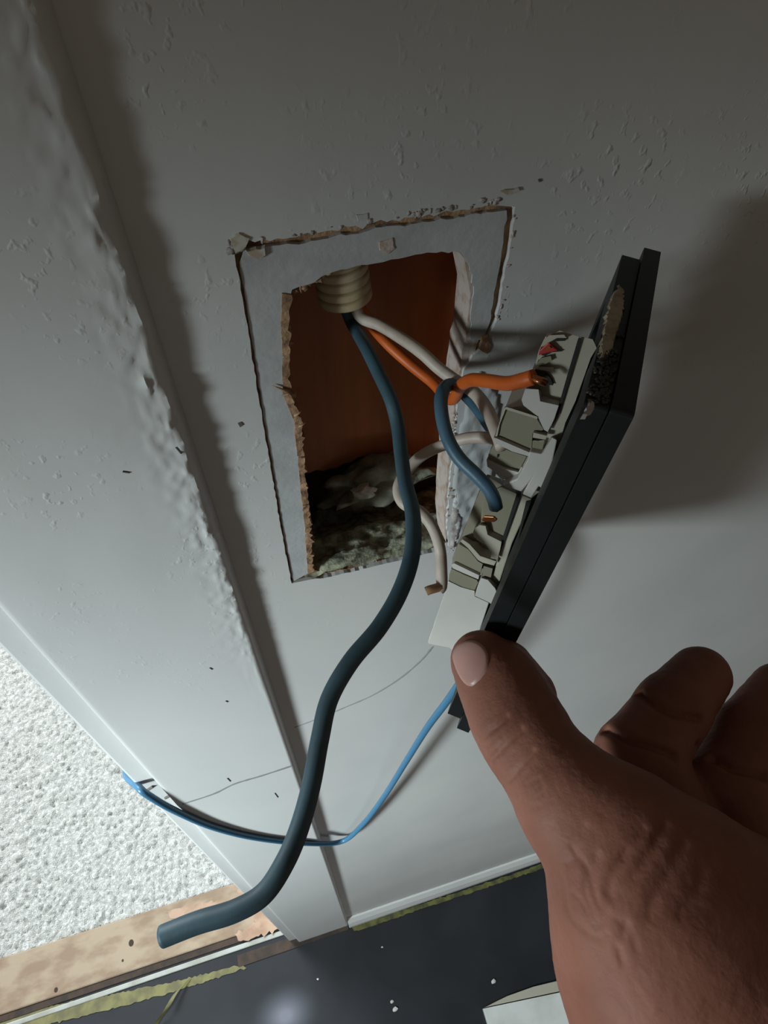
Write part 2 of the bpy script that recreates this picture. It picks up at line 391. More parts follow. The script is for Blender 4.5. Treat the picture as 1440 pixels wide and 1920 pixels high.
# mineral wool filling the bottom of the cavity
def woolmesh():
    V, Fc = [], []; nx, ny = 90, 48
    for i in range(nx + 1):
        for k in range(ny + 1):
            x = .004 + (.098 - .004) * i / nx; t = k / ny; y = .0008 + .049 * t
            base = .9995 - .004 * math.sin(t * 1.5) - .02 * max(0, t - .35)
            h = noise.fractal(Vector((x * 70, y * 120, 2.2)), 1.0, 2.1, 5)
            h2 = noise.noise(Vector((x * 33, y * 60, 7)))
            z = base + .0035 * h + .004 * h2 * (.3 + t) + (.008 * max(0, .3 - abs(t - .38)) if True else 0)
            if t < .12: z -= .0035 * (1 - t / .12) ; z = min(z, 1.0)
            V.append((x, y, z + (x - .015) * -.035))
    for i in range(nx):
        for k in range(ny):
            a = i * (ny + 1) + k; Fc.append((a, a + ny + 1, a + ny + 2, a + 1))
    n = len(V)
    return V, Fc
wo = mk('mineral_wool', *woolmesh(), M_WOOL, smooth=True)
tag(wo, 'matted greenish-grey mineral wool packed in the bottom of the wall hole', 'insulation', kind='stuff')
c = W(700, 905, .034)
ml = lump(c, .024, .010, .0110, 4, 4, .45)
ml = ([(p[0], p[1], p[2] + .0035 * noise.fractal(Vector((p[0] * 160, p[1] * 160, p[2] * 160)), 1, 2, 4) + (p[0] - c[0]) * .12) for p in ml[0]], ml[1])
mlo = empty('mortar_lump', (c[0], c[1], c[2] - .008)); tag(mlo, 'rough grey lump of old mortar with a white dab inside the wall hole', 'mortar')
mk('lump', *ml, M_MORTAR, mlo, smooth=True)
c2 = W(682, 921, .0225); mk('white_dab', *lump(c2, .0048, .0028, .0030, 9, 3, .5), M_MORTARW, mlo, smooth=True)

# ------------------------------------------------------------------ door casing, jamb, baseboard
def casing():
    prof = [(-.1015, .0), (-.1015, -.0058), (-.1003, -.0066)]
    nxs = 46
    for i in range(nxs + 1):
        t = i / nxs; prof.append((-.099 + (.077) * (1 - (1 - t) ** 1.6), -.0067))
    prof += [(-.0207, -.0064), (-.0198, -.0055), (-.0190, -.0035), (-.0180, -.0002), (-.0180, .004)]
    zs = list(np.arange(0.0, .70, .05)) + list(np.arange(.70, .95, .006)) + list(np.arange(.95, 1.30, .0014)) + list(np.arange(1.30, 2.25, .05))
    V, Fc = [], []; m = len(prof)
    for z in zs:
        a = min(1, max(0, (z - .88) / .2))
        for k, (x, y) in enumerate(prof):
            e = math.exp(-((x + .0235) / .0075) ** 2) if x < -.018 else 0
            h = noise.fractal(Vector((x * 220, z * 150, 3)), 1, 2.1, 4); g = noise.noise(Vector((x * 40, z * 30, 8)))
            bl = max(0, noise.noise(Vector((x * 420, z * 330, 5))) - .12)
            dy = -a * (e * (.0006 * h + .0013 * bl) + .00035 * g * (1 if .5 < k < m - 3 else 0))
            dx = a * .0007 * h * e + a * .0005 * e * noise.noise(Vector((0, z * 70, 1)))
            V.append((x + dx, y + dy, z))
    for i in range(len(zs) - 1):
        for k in range(m - 1):
            q = i * m + k; Fc.append((q, q + 1, q + m + 1, q + m))
    Fc.append(tuple(range(m))); Fc.append(tuple((len(zs) - 1) * m + k for k in range(m)))
    return V, Fc
cas = mk('trim_1', *casing(), M_CASE, smooth=True, origin=(0, 0, 0))
tag(cas, 'wide flat white door casing with blistered lumpy paint along its right edge', 'door casing', kind='structure')
mod = cas.modifiers.new('es', 'EDGE_SPLIT'); mod.split_angle = math.radians(38)
ribbon([(342, 1508), (400, 1489), (440, 1470), (490, 1455), (548, 1436)], .0017, -.0068, 'joint_line', mat('joint_dirt', (.22, .215, .20), .9), cas)
for a, b in [((230, 884), (243, 886)), ((393, 1252), (398, 1255)), ((423, 1314), (427, 1316)), ((330, 838), (340, 850)), ((426, 1459), (432, 1465)), ((515, 1487), (521, 1495))]:
    mk('paint_pit', *tube([W(*a, -.0068), W(*b, -.0068)], .00035, 6), M_CRACK, cas)
jm = join([box(-.1165, -.0985, -.0008, .1085, 0, 2.25)])
jamb = mk('trim_2', *jm, M_CASE, bevel=.002, origin=(0, 0, 0))
tag(jamb, 'narrow white jamb edge showing beyond the door casing', 'door jamb', kind='structure')
for a, b in [((276, 1482), (287, 1474)), ((310, 1496), (323, 1489))]:
    mk('notch', *tube([W(*a, -.0012), W(*b, -.0012)], .0011, 6), M_CRACK, jamb)
v, f = prism([[(0, 0), (-.011, 0), (-.011, .012), (-.008, .024), (-.003, .034), (0, .036)]], lambda p: (-.0185, p[0], p[1]), lambda p: (1.3, p[0], p[1]))
bb = mk('baseboard_front', v, f, M_CASE, origin=(0, 0, 0), bevel=.001)
tag(bb, 'low white baseboard along the foot of the wall', 'baseboard', kind='structure')

# ------------------------------------------------------------------ floors
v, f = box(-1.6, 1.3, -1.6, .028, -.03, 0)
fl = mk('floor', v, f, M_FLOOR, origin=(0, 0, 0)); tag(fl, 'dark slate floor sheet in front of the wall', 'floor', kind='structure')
def carpet():
    x = np.arange(-1.7, -.085, .0034); y = np.arange(.104, 1.3, .0034)
    H = nrs.normal(size=(len(x), len(y)))
    for _ in range(1):
        H = (H + .5 * np.roll(H, 1, 0) + .5 * np.roll(H, 1, 1)) / 1.2
    X, Y = np.meshgrid(x, y, indexing='ij')
    jx, jy = nrs.uniform(-.0012, .0012, X.shape), nrs.uniform(-.0012, .0012, X.shape)
    V = np.stack([X + jx, Y + jy, -.004 + .0022 * H], -1).reshape(-1, 3)
    ny = len(y); Fc = [(i * ny + k, (i + 1) * ny + k, (i + 1) * ny + k + 1, i * ny + k + 1) for i in range(len(x) - 1) for k in range(ny - 1)]
    return V, Fc
cp = mk('carpet', *carpet(), M_CARPET, smooth=True); tag(cp, 'bright white looped carpet of the room beyond the doorway', 'carpet', kind='stuff')
# threshold board
th = empty('threshold_board', (-.6, .068, -.02)); tag(th, 'worn tan wooden threshold board with nail holes in the doorway', 'threshold')
v, f = prism([[(-1.7, .030), (-.1175, .030), (-.1175, .106), (-1.7, .106)]], lambda p: (p[0], p[1], .004), lambda p: (p[0], p[1], -.02))
mk('board', v, f, M_WOODTH, th, bevel=.002)
def gflat(pts, z0, z1, m, name, parent=None, seed=1, amp=.0006, step=.004, **k):
    poly = rough([tuple(G(*p, z0)[:2]) for p in pts], step, amp, True, seed)
    return mk(name, *prism([poly], lambda p: (p[0], p[1], z1), lambda p: (p[0], p[1], z0)), m, parent, **k)
gflat([(445, 1668), (462, 1664), (505, 1700), (538, 1722), (536, 1740), (500, 1752), (452, 1765), (440, 1752), (480, 1730), (470, 1700)], .0038, .0046, M_WORN, 'worn_patch', th, 3, .0015)
gflat([(310, 1712), (360, 1694), (420, 1690), (400, 1712), (330, 1728)], .0038, .0045, M_WORN, 'worn_patch', th, 4, .0015)
for px, py, s in [(246, 1768, .005), (230, 1801, .002), (105, 1856, .0035)]:
    c = G(px, py, .004); n = 9
    poly = [(c[0] + s * .8 * math.cos(i * 6.283 / n), c[1] + s * math.sin(i * 6.283 / n)) for i in range(n)]
    mk('nail_hole', *prism([poly], lambda p: (p[0], p[1], .0044), lambda p: (p[0], p[1], .003)), M_KNOT, th)
v, f = box(-1.7, -.116, .0205, .0295, -.005, .002); o = mk('door_strip', v, f, M_BROWN, bevel=.0008); tag(o, 'dark brown strip along the near edge of the threshold board', 'strip')
v, f = box(-1.0, -.098, .0100, .0172, -.001, .0022); o = mk('door_strip', v, f, M_STRIPW, bevel=.0012); tag(o, 'pale grey metal strip on the floor before the threshold', 'strip')
v, f = box(-.2, -.0195, -.0125, .004, -.001, .0014); o = mk('door_strip', v, f, M_BROWN, bevel=.0005); tag(o, 'short dark brown strip at the foot of the door casing', 'strip')
o = gflat([(-260, 1968), (60, 1893), (200, 1866), (330, 1840), (455, 1808), (462, 1815), (400, 1836), (330, 1858), (200, 1895), (60, 1928), (-260, 2010)], .0005, .0011, M_TAPE, 'masking_tape', None, 8, .0008)
tag(o, 'yellow masking tape along the threshold edge at lower left', 'tape')
tp = [G(352, 1838, .003), G(330, 1862, .010), G(312, 1892, .014), G(290, 1925, .006), G(270, 1970, .001)]
V, Fc = [], []
P = spline(tp, 6)
for i, p in enumerate(P):
    V += [p + np.array([-.005, -.002, .001]), p + np.array([.005, .002, -.001]), p + np.array([.005, .002, -.0004]), p + np.array([-.005, -.002, .0016])]
for i in range(len(P) - 1):
    for k in range(4): a = 4 * i; Fc.append((a + k, a + (k + 1) % 4, a + 4 + (k + 1) % 4, a + 4 + k))
o = mk('masking_tape', V, Fc, M_TAPE, smooth=False); tag(o, 'loose end of yellow tape curling away over the dark floor', 'tape')
o = gflat([(655, 1735), (680, 1731), (800, 1692), (920, 1653), (1060, 1604), (1300, 1526), (1303, 1534), (1063, 1613), (923, 1661), (800, 1701), (688, 1740), (664, 1746)], .0005, .0022, M_TAPED, 'masking_tape', None, 9, .0006)
tag(o, 'dirty olive tape strip along the foot of the baseboard', 'tape')
# white board lying on the floor
ob = empty('loose_board', (.3, -.3, 0)); tag(ob, 'white board with beige edge lying on the dark floor behind the hand', 'board')
p0, p1, p2, p3 = G(906, 1891, .012), G(1062, 1858, .012), G(1300, 1800, .012), G(935, 1990, .012)
q = p2 + (p3 - p0)
v, f = prism([[tuple(p0[:2]), tuple(p1[:2]), tuple(p2[:2]), tuple(q[:2]), tuple(p3[:2])]], lambda p: (p[0], p[1], .012), lambda p: (p[0], p[1], .0))
mk('panel', v, f, M_BOARD, ob, bevel=.0008)
gl = [G(908, 1889, .008), G(950, 1868, .008), G(1000, 1850, .008), G(1058, 1836, .008), G(1300, 1768, .008), G(1300, 1800, .008), G(1062, 1856, .008)]
v, f = prism([[tuple(p[:2]) for p in gl]], lambda p: (p[0], p[1], .0085), lambda p: (p[0], p[1], .0))
mk('edge_strip', v, f, M_BEIGE, ob, bevel=.0006)
for i, (px, py, s, lb) in enumerate([(926, 1840, .0042, 'larger white plaster crumb on the dark floor near the white board'), (735, 1878, .003, 'tiny white crumb at the top of the pair on the floor'),
                                 (741, 1893, .0042, 'white crumb just below the tiny one on the dark floor'), (1031, 1652, .006, 'grey crumb beside the tape under the thumb base'), (717, 1776, .002, 'speck of plaster in the middle of the dark floor'), (596, 1836, .002, 'speck of plaster left on the dark floor')]):
    c = G(px, py, s * .45); o = mk('plaster_crumb', *lump(c, s, s * .8, s * .5, i, 1, .4), M_CRUMB)
    tag(o, lb, 'crumb', 'plaster crumbs on the floor')
# pale soft-edged patch mixed into the floor colour
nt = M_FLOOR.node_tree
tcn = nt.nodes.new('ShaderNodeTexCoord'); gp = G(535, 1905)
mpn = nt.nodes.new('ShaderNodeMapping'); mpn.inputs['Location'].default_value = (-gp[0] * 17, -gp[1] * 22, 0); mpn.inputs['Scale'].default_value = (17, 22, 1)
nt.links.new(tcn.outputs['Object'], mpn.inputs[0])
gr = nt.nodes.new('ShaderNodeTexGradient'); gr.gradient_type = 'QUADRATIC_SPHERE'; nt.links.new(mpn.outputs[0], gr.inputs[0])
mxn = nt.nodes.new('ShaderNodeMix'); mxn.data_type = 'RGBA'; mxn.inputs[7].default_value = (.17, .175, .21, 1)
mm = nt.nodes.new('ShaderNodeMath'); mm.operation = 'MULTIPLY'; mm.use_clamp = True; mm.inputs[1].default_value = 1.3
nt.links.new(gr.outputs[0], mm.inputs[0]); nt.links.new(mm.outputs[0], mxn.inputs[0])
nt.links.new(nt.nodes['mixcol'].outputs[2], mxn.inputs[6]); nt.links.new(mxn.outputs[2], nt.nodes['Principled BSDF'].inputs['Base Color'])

# ------------------------------------------------------------------ double switch: frame and two mechanisms
A = Q(1190, 780, .1234); B = Q(1240, 470, .1757); Cc = Q(878, 1376, .2357)
U = (B - A) / np.linalg.norm(B - A); Vx = Cc - A; Vx = Vx - U * (Vx @ U); Vx /= np.linalg.norm(Vx); Wn = np.cross(U, Vx)
def PL(u, v_, w_): return A + U * u + Vx * v_ + Wn * w_
def lc(px, py, u):                    # (v, w) of the point seen at a pixel on the plane u
    r = ray((px, py)); t = (u - (CAM - A) @ U) / (r @ U); q = CAM + r * t - A
    return (q @ Vx, q @ Wn)
sw = empty('double_switch', PL(.04, .152, .005)); tag(sw, 'black double switch frame with two cream mechanisms held out from the wall by the thumb', 'switch')
def rrect(u0, u1, v0, v1, r, n=4):
    out = []
    for cu, cv, a0 in ((u1 - r, v1 - r, 0), (u0 + r, v1 - r, 90), (u0 + r, v0 + r, 180), (u1 - r, v0 + r, 270)):
        for k in range(n + 1):
            a = math.radians(a0 + 90 * k / n); out.append((cu + r * math.cos(a), cv + r * math.sin(a)))
    return out
def slab_uv(name, loops, w0, w1, m, parent, bevel=.0005):
    v, f = prism(loops, lambda p: PL(p[0], p[1], w0), lambda p: PL(p[0], p[1], w1)); return mk(name, v, f, m, parent, bevel=bevel)
slab_uv('frame', [rrect(0, .080, 0, .1525, .0012), rrect(.018, .062, .012, .060, .002), rrect(.018, .062, .084, .140, .002)], 0, .0046, M_BLACK, sw)
slab_uv('frame_lip', [rrect(.0006, .0735, .0009, .1455, .001), rrect(.016, .064, .010, .062, .002), rrect(.016, .064, .082, .142, .002)], .0048, .0098, M_BLACK, sw, .0006)
slab_uv('rocker', [rrect(.0185, .0615, .0125, .0595, .0015)], -.003, .003, M_BLACK, sw)
slab_uv('rocker', [rrect(.0185, .0615, .0845, .1395, .0015)], -.003, .003, M_BLACK, sw)
def block(name, pts, u, depth, m, parent, bevel=.0004, du=0):
    poly = [lc(px, py, u) for px, py in pts]
    vm = min(q[0] for q in poly) + .7 * depth; vx = max(q[0] for q in poly)
    v, f = prism([poly], lambda p: PL(u, p[0], p[1]), lambda p: PL(u + depth, min(max(p[0], vm), vx), p[1])); return mk(name, v, f, m, parent, bevel=bevel, angle=30)
def a4(l, ox, oy): return [(ox + .25 * x, oy + .25 * y) for x, y in l]
def up(l): return a4(l, 860, 580)
def lo(l): return a4(l, 760, 880)
U0 = .025
class _P: pass
def subparent(name, m, verts, faces, bevel=.0004):
    return mk(name, verts, faces, m, sw, bevel=bevel, angle=30)
# upper mechanism: body, then its sub-parts
poly = [lc(px, py, U0 + .002) for px, py in up([(650, 205), (760, 158), (905, 205), (745, 800), (660, 930), (560, 1080), (270, 960), (345, 745), (480, 720), (500, 590), (565, 550), (575, 410), (600, 310)])]
v, f = prism([poly], lambda p: PL(U0 + .002, *p), lambda p: PL(U0 + .014, max(p[0], min(q[0] for q in poly) + .010), p[1])); um = subparent('mechanism', M_MECH, v, f)
ORIG[um.name] = ORIG[sw.name]
def sub(name, pts, u, d, m, par, bevel=.0004): return block(name, pts, u, d, m, par, bevel)
sub('collar', up([(922, 205), (1005, 225), (1035, 290), (990, 365), (875, 690), (800, 850), (700, 1190), (640, 1340), (540, 1420), (520, 1330), (560, 1210), (660, 950), (745, 800)]), U0 + .0005, .016, M_MECH, um)
sub('slot', up([(902, 212), (924, 218), (748, 796), (729, 792)]), U0 - .0004, .004, M_SLOT, um, 0)
sub('clamp_ledge', up([(470, 680), (500, 595), (600, 600), (612, 690), (752, 722), (715, 830), (668, 922), (640, 905), (592, 805), (485, 722)]), U0 - .0015, .006, M_MECHW, um, .0006)
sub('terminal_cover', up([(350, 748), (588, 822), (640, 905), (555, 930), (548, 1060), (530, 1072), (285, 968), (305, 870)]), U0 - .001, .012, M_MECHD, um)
sub('cover_rim', up([(262, 962), (285, 968), (530, 1074), (522, 1102), (400, 1066), (285, 1008)]), U0 - .0025, .012, M_MECHW, um)
sub('cover_rim', up([(338, 742), (358, 732), (592, 806), (590, 824), (352, 750), (306, 868), (290, 950), (272, 958)]), U0 - .0018, .008, M_MECH, um, .0002)
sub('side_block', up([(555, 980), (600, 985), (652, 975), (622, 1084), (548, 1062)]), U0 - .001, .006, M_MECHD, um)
sub('peg', up([(560, 925), (660, 948), (652, 978), (555, 962)]), U0 - .0025, .006, M_MECH, um, .0008)
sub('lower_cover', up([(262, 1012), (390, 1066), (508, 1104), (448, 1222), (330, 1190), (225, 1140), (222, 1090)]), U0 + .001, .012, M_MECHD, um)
sub('cover_rim', up([(208, 1128), (225, 1140), (330, 1192), (448, 1222), (470, 1180), (490, 1210), (445, 1268), (370, 1260), (325, 1285), (260, 1210), (215, 1180)]), U0 - .0005, .012, M_MECHW, um)
sub('clip', up([(530, 1070), (625, 1088), (700, 960), (740, 980), (692, 1200), (690, 1250), (632, 1352), (600, 1330), (545, 1418), (478, 1388), (520, 1310), (470, 1370), (325, 1322), (440, 1270), (515, 1130)]), U0 - .003, .010, M_MECHW, um, .0005)
sub('terminal_hole', up([(700, 232), (740, 212), (808, 220), (800, 236), (730, 240)]), U0 + .0012, .003, M_SLOT, um, 0)
sub('terminal_hole', up([(620, 345), (660, 285), (720, 290), (775, 315), (700, 322), (650, 350)]), U0 + .0010, .003, M_SLOT, um, 0)
sub('wire_stub', up([(598, 350), (605, 310), (675, 245), (715, 290), (745, 312), (660, 330)]), U0 + .0002, .003, M_RED, um, .0006)
sub('wire_core', up([(645, 300), (680, 275), (695, 292), (660, 308)]), U0 - .0003, .002, M_COPPER, um, .0003)
sub('terminal_hole', up([(552, 500), (575, 452), (650, 470), (690, 520), (708, 570), (640, 565), (560, 560)]), U0 + .0010, .003, M_SLOT, um, 0)
sub('terminal_rib', up([(590, 400), (620, 365), (690, 350), (700, 385), (640, 415), (590, 425)]), U0 + .0005, .004, M_MECHD, um, .0005)
sub('terminal_rib', up([(575, 445), (600, 430), (710, 440), (712, 470), (660, 462)]), U0 + .0003, .004, M_MECH, um, .0005)
sub('terminal_rib', up([(655, 215), (680, 195), (790, 190), (810, 215), (740, 214), (690, 240), (640, 250)]), U0 + .0003, .004, M_MECH, um, .0005)
sub('pin_hole', up([(288, 1090), (300, 1088), (296, 1112), (287, 1110)]), U0 + .0006, .002, M_SLOT, um, 0)
# lower mechanism
poly = [lc(px, py, U0 + .003) for px, py in lo([(565, 150), (640, 60), (730, 120), (855, 190), (745, 520), (700, 680), (650, 820), (540, 830), (355, 705), (350, 670), (415, 525), (500, 300)])]
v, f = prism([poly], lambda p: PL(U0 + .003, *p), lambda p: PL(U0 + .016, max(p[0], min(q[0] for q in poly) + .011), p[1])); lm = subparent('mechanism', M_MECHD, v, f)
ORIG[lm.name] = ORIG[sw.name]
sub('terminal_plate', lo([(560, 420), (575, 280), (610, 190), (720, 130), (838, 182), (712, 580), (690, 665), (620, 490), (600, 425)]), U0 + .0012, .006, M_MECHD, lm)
sub('collar', lo([(862, 185), (950, 225), (800, 560), (690, 900), (640, 1015), (615, 1000), (660, 880), (640, 820), (690, 690), (722, 580)]), U0 + .0008, .018, M_MECH, lm)
sub('slot', lo([(843, 178), (868, 184), (724, 590), (705, 584)]), U0 - .0002, .004, M_SLOT, lm, 0)
sub('slot', lo([(905, 240), (946, 232), (880, 420), (850, 470)]), U0 + .0004, .004, M_SLOT, lm, 0)
sub('clamp_ledge', lo([(508, 470), (525, 440), (560, 418), (602, 425), (618, 492), (722, 545), (712, 600), (690, 680), (640, 668), (645, 630), (605, 570), (545, 535), (512, 505)]), U0 - .0012, .006, M_MECH, lm, .0006)
sub('rib', lo([(412, 540), (428, 525), (480, 560), (560, 650), (682, 690), (665, 722), (580, 700), (545, 680), (470, 590)]), U0 - .0012, .008, M_MECH, lm, .0005)
sub('terminal_cover', lo([(402, 560), (470, 600), (545, 690), (580, 710), (560, 790), (540, 795), (365, 705), (358, 680)]), U0 - .0008, .02, M_MECHD, lm)
sub('cover_rim', lo([(348, 712), (365, 705), (552, 795), (548, 825), (440, 780), (355, 742)]), U0 - .002, .02, M_MECHW, lm)
sub('side_block', lo([(588, 725), (655, 745), (640, 815), (610, 822), (572, 800)]), U0 - .0005, .01, M_MECHD, lm)
sub('lower_cover', lo([(345, 745), (440, 790), (535, 830), (545, 850), (520, 905), (420, 880), (325, 830), (330, 790)]), U0 + .0005, .016, M_MECHD, lm)
sub('clip', lo([(570, 815), (620, 830), (672, 890), (690, 930), (650, 1015), (628, 1000), (520, 950), (540, 880)]), U0 - .002, .010, M_MECHW, lm, .0005)
sub('blank_cover', lo([(322, 838), (420, 885), (520, 912), (520, 952), (628, 1002), (575, 1160), (500, 1400), (420, 1420), (330, 1340), (172, 1310), (170, 1290)]), U0, .018, M_MECHW, lm, .0008)
sub('wire_slot', lo([(640, 300), (650, 275), (718, 268), (716, 304)]), U0 + .0008, .002, M_SLOT, lm, 0)
sub('copper_screw', lo([(568, 385), (590, 352), (660, 355), (685, 380), (670, 398), (600, 398)]), U0 + .0006, .002, M_COPPER, lm, .0003)
# putty, glue and a paint chip stuck on the short side of the frame
def lv(px, py, v0):
    r = ray((px, py)); t = (v0 - (CAM - A) @ Vx) / (r @ Vx); q = CAM + r * t - A; return (q @ U, q @ Wn)
def smear(name, pts, h, m, seed, v0=.0009):
    poly = rough([lv(px, py, v0) for px, py in pts], .0009, .0002, True, seed)
    cu = sum(p[0] for p in poly) / len(poly); cw = sum(p[1] for p in poly) / len(poly)
    v, f = prism([poly], lambda p: PL(cu + (p[0] - cu) * .8, v0 - h, cw + (p[1] - cw) * .8), lambda p: PL(p[0], v0 + .0003, p[1])); return mk(name, v, f, m, sw)
smear('putty_smear', [(1162, 530), (1172, 545), (1168, 590), (1152, 640), (1140, 672), (1122, 684), (1118, 668), (1130, 620), (1140, 570), (1150, 545)], .0008, M_PUTTY, 71)
smear('paint_chip', [(1104, 750), (1114, 756), (1112, 770), (1098, 784), (1088, 784), (1096, 768)], .0006, M_MECHW, 72)
parts = []
for i in range(200):
    px, py = rnd.gauss(1132, 12), rnd.uniform(630, 760); px += (690 - py) * .12
    u_, w_ = lv(px, py, .0009)
    if .0052 < w_ < .0096: parts.append(lump(PL(u_, .0008, w_), *(rnd.uniform(.0003, .0008) for _ in range(3)), i, 1, .4))
o = mk('glue_residue', *join(parts), M_GLUE, sw, smooth=True); tag(o, kind='stuff')

# ------------------------------------------------------------------ corrugated conduit
ct = W(640, 470, .021); cb = W(652, 566, .019)
ax = cb - ct; ax = ax / np.linalg.norm(ax); ax = np.array([.10, -.03, -1.0]); ax /= np.linalg.norm(ax)
cend = W(648, 561, .019)
n = 300; Lc = .05
path = [cend - ax * (Lc * (1 - i / n)) for i in range(n + 1)]
pitch = .0033
rads = []
for i in range(n + 1):
    s = Lc * (1 - i / n); ph = (s / pitch) % 1
    rads.append(.0089 - .0015 * abs(2 * ph - 1) ** 5)
vo, fo = tube(path, rads, 32, False)
vi, fi = tube(path, [.0070] * (n + 1), 32, False)
V = list(vo) + list(vi); k0 = len(vo); Fc = list(fo) + [tuple(i + k0 for i in q) for q in fi]
for k in range(32):
    a, b = n * 32 + k, n * 32 + (k + 1) % 32; Fc.append((a, b, b + k0, a + k0))
con = mk('conduit', V, Fc, M_CONDUIT, smooth=True); tag(con, 'cream corrugated plastic conduit end hanging in the top of the wall hole', 'conduit')

# ------------------------------------------------------------------ wires
def wire(name, pts, rad, m, label, ends=()):
    P = spline(pts, 10); t = empty(name, P[-1]); tag(t, label, 'wire')
    mk('insulation', *tube(P, rad, 16), m, t, smooth=True)
    for nm, ep, er, em in ends: mk(nm, *tube(spline(ep, 6), er, 10), em, t, smooth=True)
    return t
up0 = cend - ax * .03
def inside_conduit(dx, dy): return [cend - ax * .035 + np.array([dx, dy, 0]), cend - ax * .012 + np.array([dx, dy, 0])]
wire('blue_wire', inside_conduit(-.002, .000) + [Q(654, 592, .2150), Q(669, 621, .2115), Q(688, 655, .203), Q(710, 700, .198), Q(733, 750, .194), Q(746, 800, .193), Q(752, 850, .189), Q(760, 905, .182), Q(774, 965, .172),
     Q(773, 1035, .163), Q(752, 1105, .157), Q(712, 1175, .152), Q(658, 1240, .148), Q(618, 1310, .145), Q(600, 1385, .142), Q(584, 1470, .138), Q(562, 1550, .134), Q(535, 1615, .130),
     Q(495, 1675, .128), Q(440, 1708, .127), Q(370, 1730, .127), Q(304, 1756, .127)], .00215, M_BLUE,
     'thick slate-blue wire hanging free from the conduit past the door casing', [('bare_end', [Q(310, 1754, .127), Q(303.5, 1757, .127)], .0009, M_COPPER)])
wire('white_wire', inside_conduit(.004, -.001) + [Q(671, 586, .209), Q(712, 610, .2065), Q(752, 634, .203), Q(790, 661, .199), Q(822, 690, .198), Q(852, 712, .197), Q(888, 735, .192), Q(912, 766, .184), Q(930, 806, .176), Q(942, 838, .172)], .00195, M_WHITEW,
     'white wire running from the conduit to the upper mechanism')
wire('orange_wire', inside_conduit(.001, .0045) + [Q(682, 588, .218), Q(722, 640, .215), Q(770, 684, .213), Q(812, 718, .210), Q(836, 745, .205), Q(851, 747, .195), Q(863, 725, .184), Q(882, 713, .175), Q(912, 714, .166), Q(950, 719, .158), Q(980, 713, .152), Q(1000, 707, .1495)], .00185, M_ORANGE,
     'orange wire looping from the conduit into the upper mechanism', [('copper_core', [Q(997, 707, .1495), Q(1012, 710, .1485), Q(1026, 716, .149)], .0006, M_COPPER), ('copper_core', [Q(997, 709, .1495), Q(1010, 715, .1480), Q(1022, 720, .149)], .0006, M_COPPER)])
wire('blue_jumper_wire', [Q(952, 846, .190), Q(918, 798, .193), Q(896, 766, .199), Q(874, 742, .2045), Q(858, 728, .2025), Q(845, 721, .1925), Q(831, 732, .182), Q(827, 765, .178), Q(838, 818, .176), Q(860, 858, .175), Q(892, 890, .174), Q(915, 915, .174), Q(926, 936, .175), Q(930, 952, .1765)], .00195, M_BLUEJ,
     'short blue jumper wire looping between the two cream mechanisms', [('bare_end', [Q(930, 950, .1765), Q(931, 956, .178)], .0008, M_COPPER)])
wire('white_jumper_wire', [Q(940, 828, .181), Q(915, 821, .183), Q(875, 822, .187), Q(830, 835, .191), Q(790, 855, .193), Q(762, 885, .193), Q(747, 915, .191), Q(756, 943, .189), Q(788, 960, .188), Q(812, 990, .188), Q(825, 1030, .190), Q(828, 1070, .190), Q(828, 1098, .190), Q(822, 1106, .190)], .00175, M_WHITEW,
     'white jumper wire curving out of the hole to the lower mechanism', [('stripped_end', [Q(832, 1098, .190), Q(820, 1102, .189), Q(806, 1106, .188), Q(799, 1109, .188)], .0014, M_TAN)])
# thin blue cable
cy = -.0092
_cz = W(236, 1448, .018)[2]
cabpts = [np.array([-.1225, .085, .0068]), np.array([-.1222, .070, .05]), np.array([-.1216, .060, .30]), np.array([-.1212, .050, _cz - .08]), np.array([-.1208, .034, _cz - .004]), W(236, 1448, .018), W(258, 1474, -.003), W(278, 1491, cy + .0005), W(330, 1521, cy), W(400, 1551, cy), W(480, 1571, cy), W(570, 1581, cy), W(640, 1578, -.006), W(680, 1546, -.008), W(720, 1494, -.012), W(760, 1430, -.016), W(800, 1366, -.020), W(840, 1312, -.024), W(890, 1238, -.026), W(940, 1150, -.024), W(975, 1060, -.016), W(985, 985, -.008), W(990, 930, -.001)]
cb_ = mk('blue_cable', *tube(spline(cabpts, 10), .0023, 14), M_CABLE, smooth=True)
tag(cb_, 'thin bright blue cable draped across the door casing into the next room', 'cable')

# ------------------------------------------------------------------ hand
def pr(px, py, d, rpx):               # joint from a pixel, a depth and a radius in pixels
    return (Q(px, py, d), rpx * d / F_PX)
def rcone(P, a, ra, b, rb):
    ba = b - a; l2 = ba @ ba; rr = ra - rb; a2 = l2 - rr * rr; il2 = 1 / l2
    pa = P - a; y = pa @ ba; z = y - l2
    x2 = ((pa * l2 - y[..., None] * ba) ** 2).sum(-1); y2 = y * y * l2; z2 = z * z * l2
    k = np.sign(rr) * rr * rr * x2
    d = (np.sqrt(x2 * a2 * il2) + y * rr) * il2 - ra
    m1 = np.sign(z) * a2 * z2 > k; m2 = np.sign(y) * a2 * y2 < k
    d = np.where(m2, np.sqrt(x2 + y2) * il2 - ra, d); d = np.where(m1, np.sqrt(x2 + z2) * il2 - rb, d)
    return d
def smin(a, b, k):
    h = np.clip(.5 + .5 * (b - a) / k, 0, 1); return b * (1 - h) + a * h - k * h * (1 - h)
TH = [pr(903, 1240, .184, 58), pr(938, 1287, .181, 72), pr(966, 1345, .175, 80), pr(995, 1396, .170, 80), pr(1032, 1448, .164, 80), pr(1080, 1520, .157, 92), pr(1134, 1600, .151, 104), pr(1190, 1700, .147, 150), pr(1255, 1800, .145, 205), pr(1360, 1950, .144, 250)]
PAD = [pr(948, 1250, .188, 50), pr(986, 1306, .185, 57)]
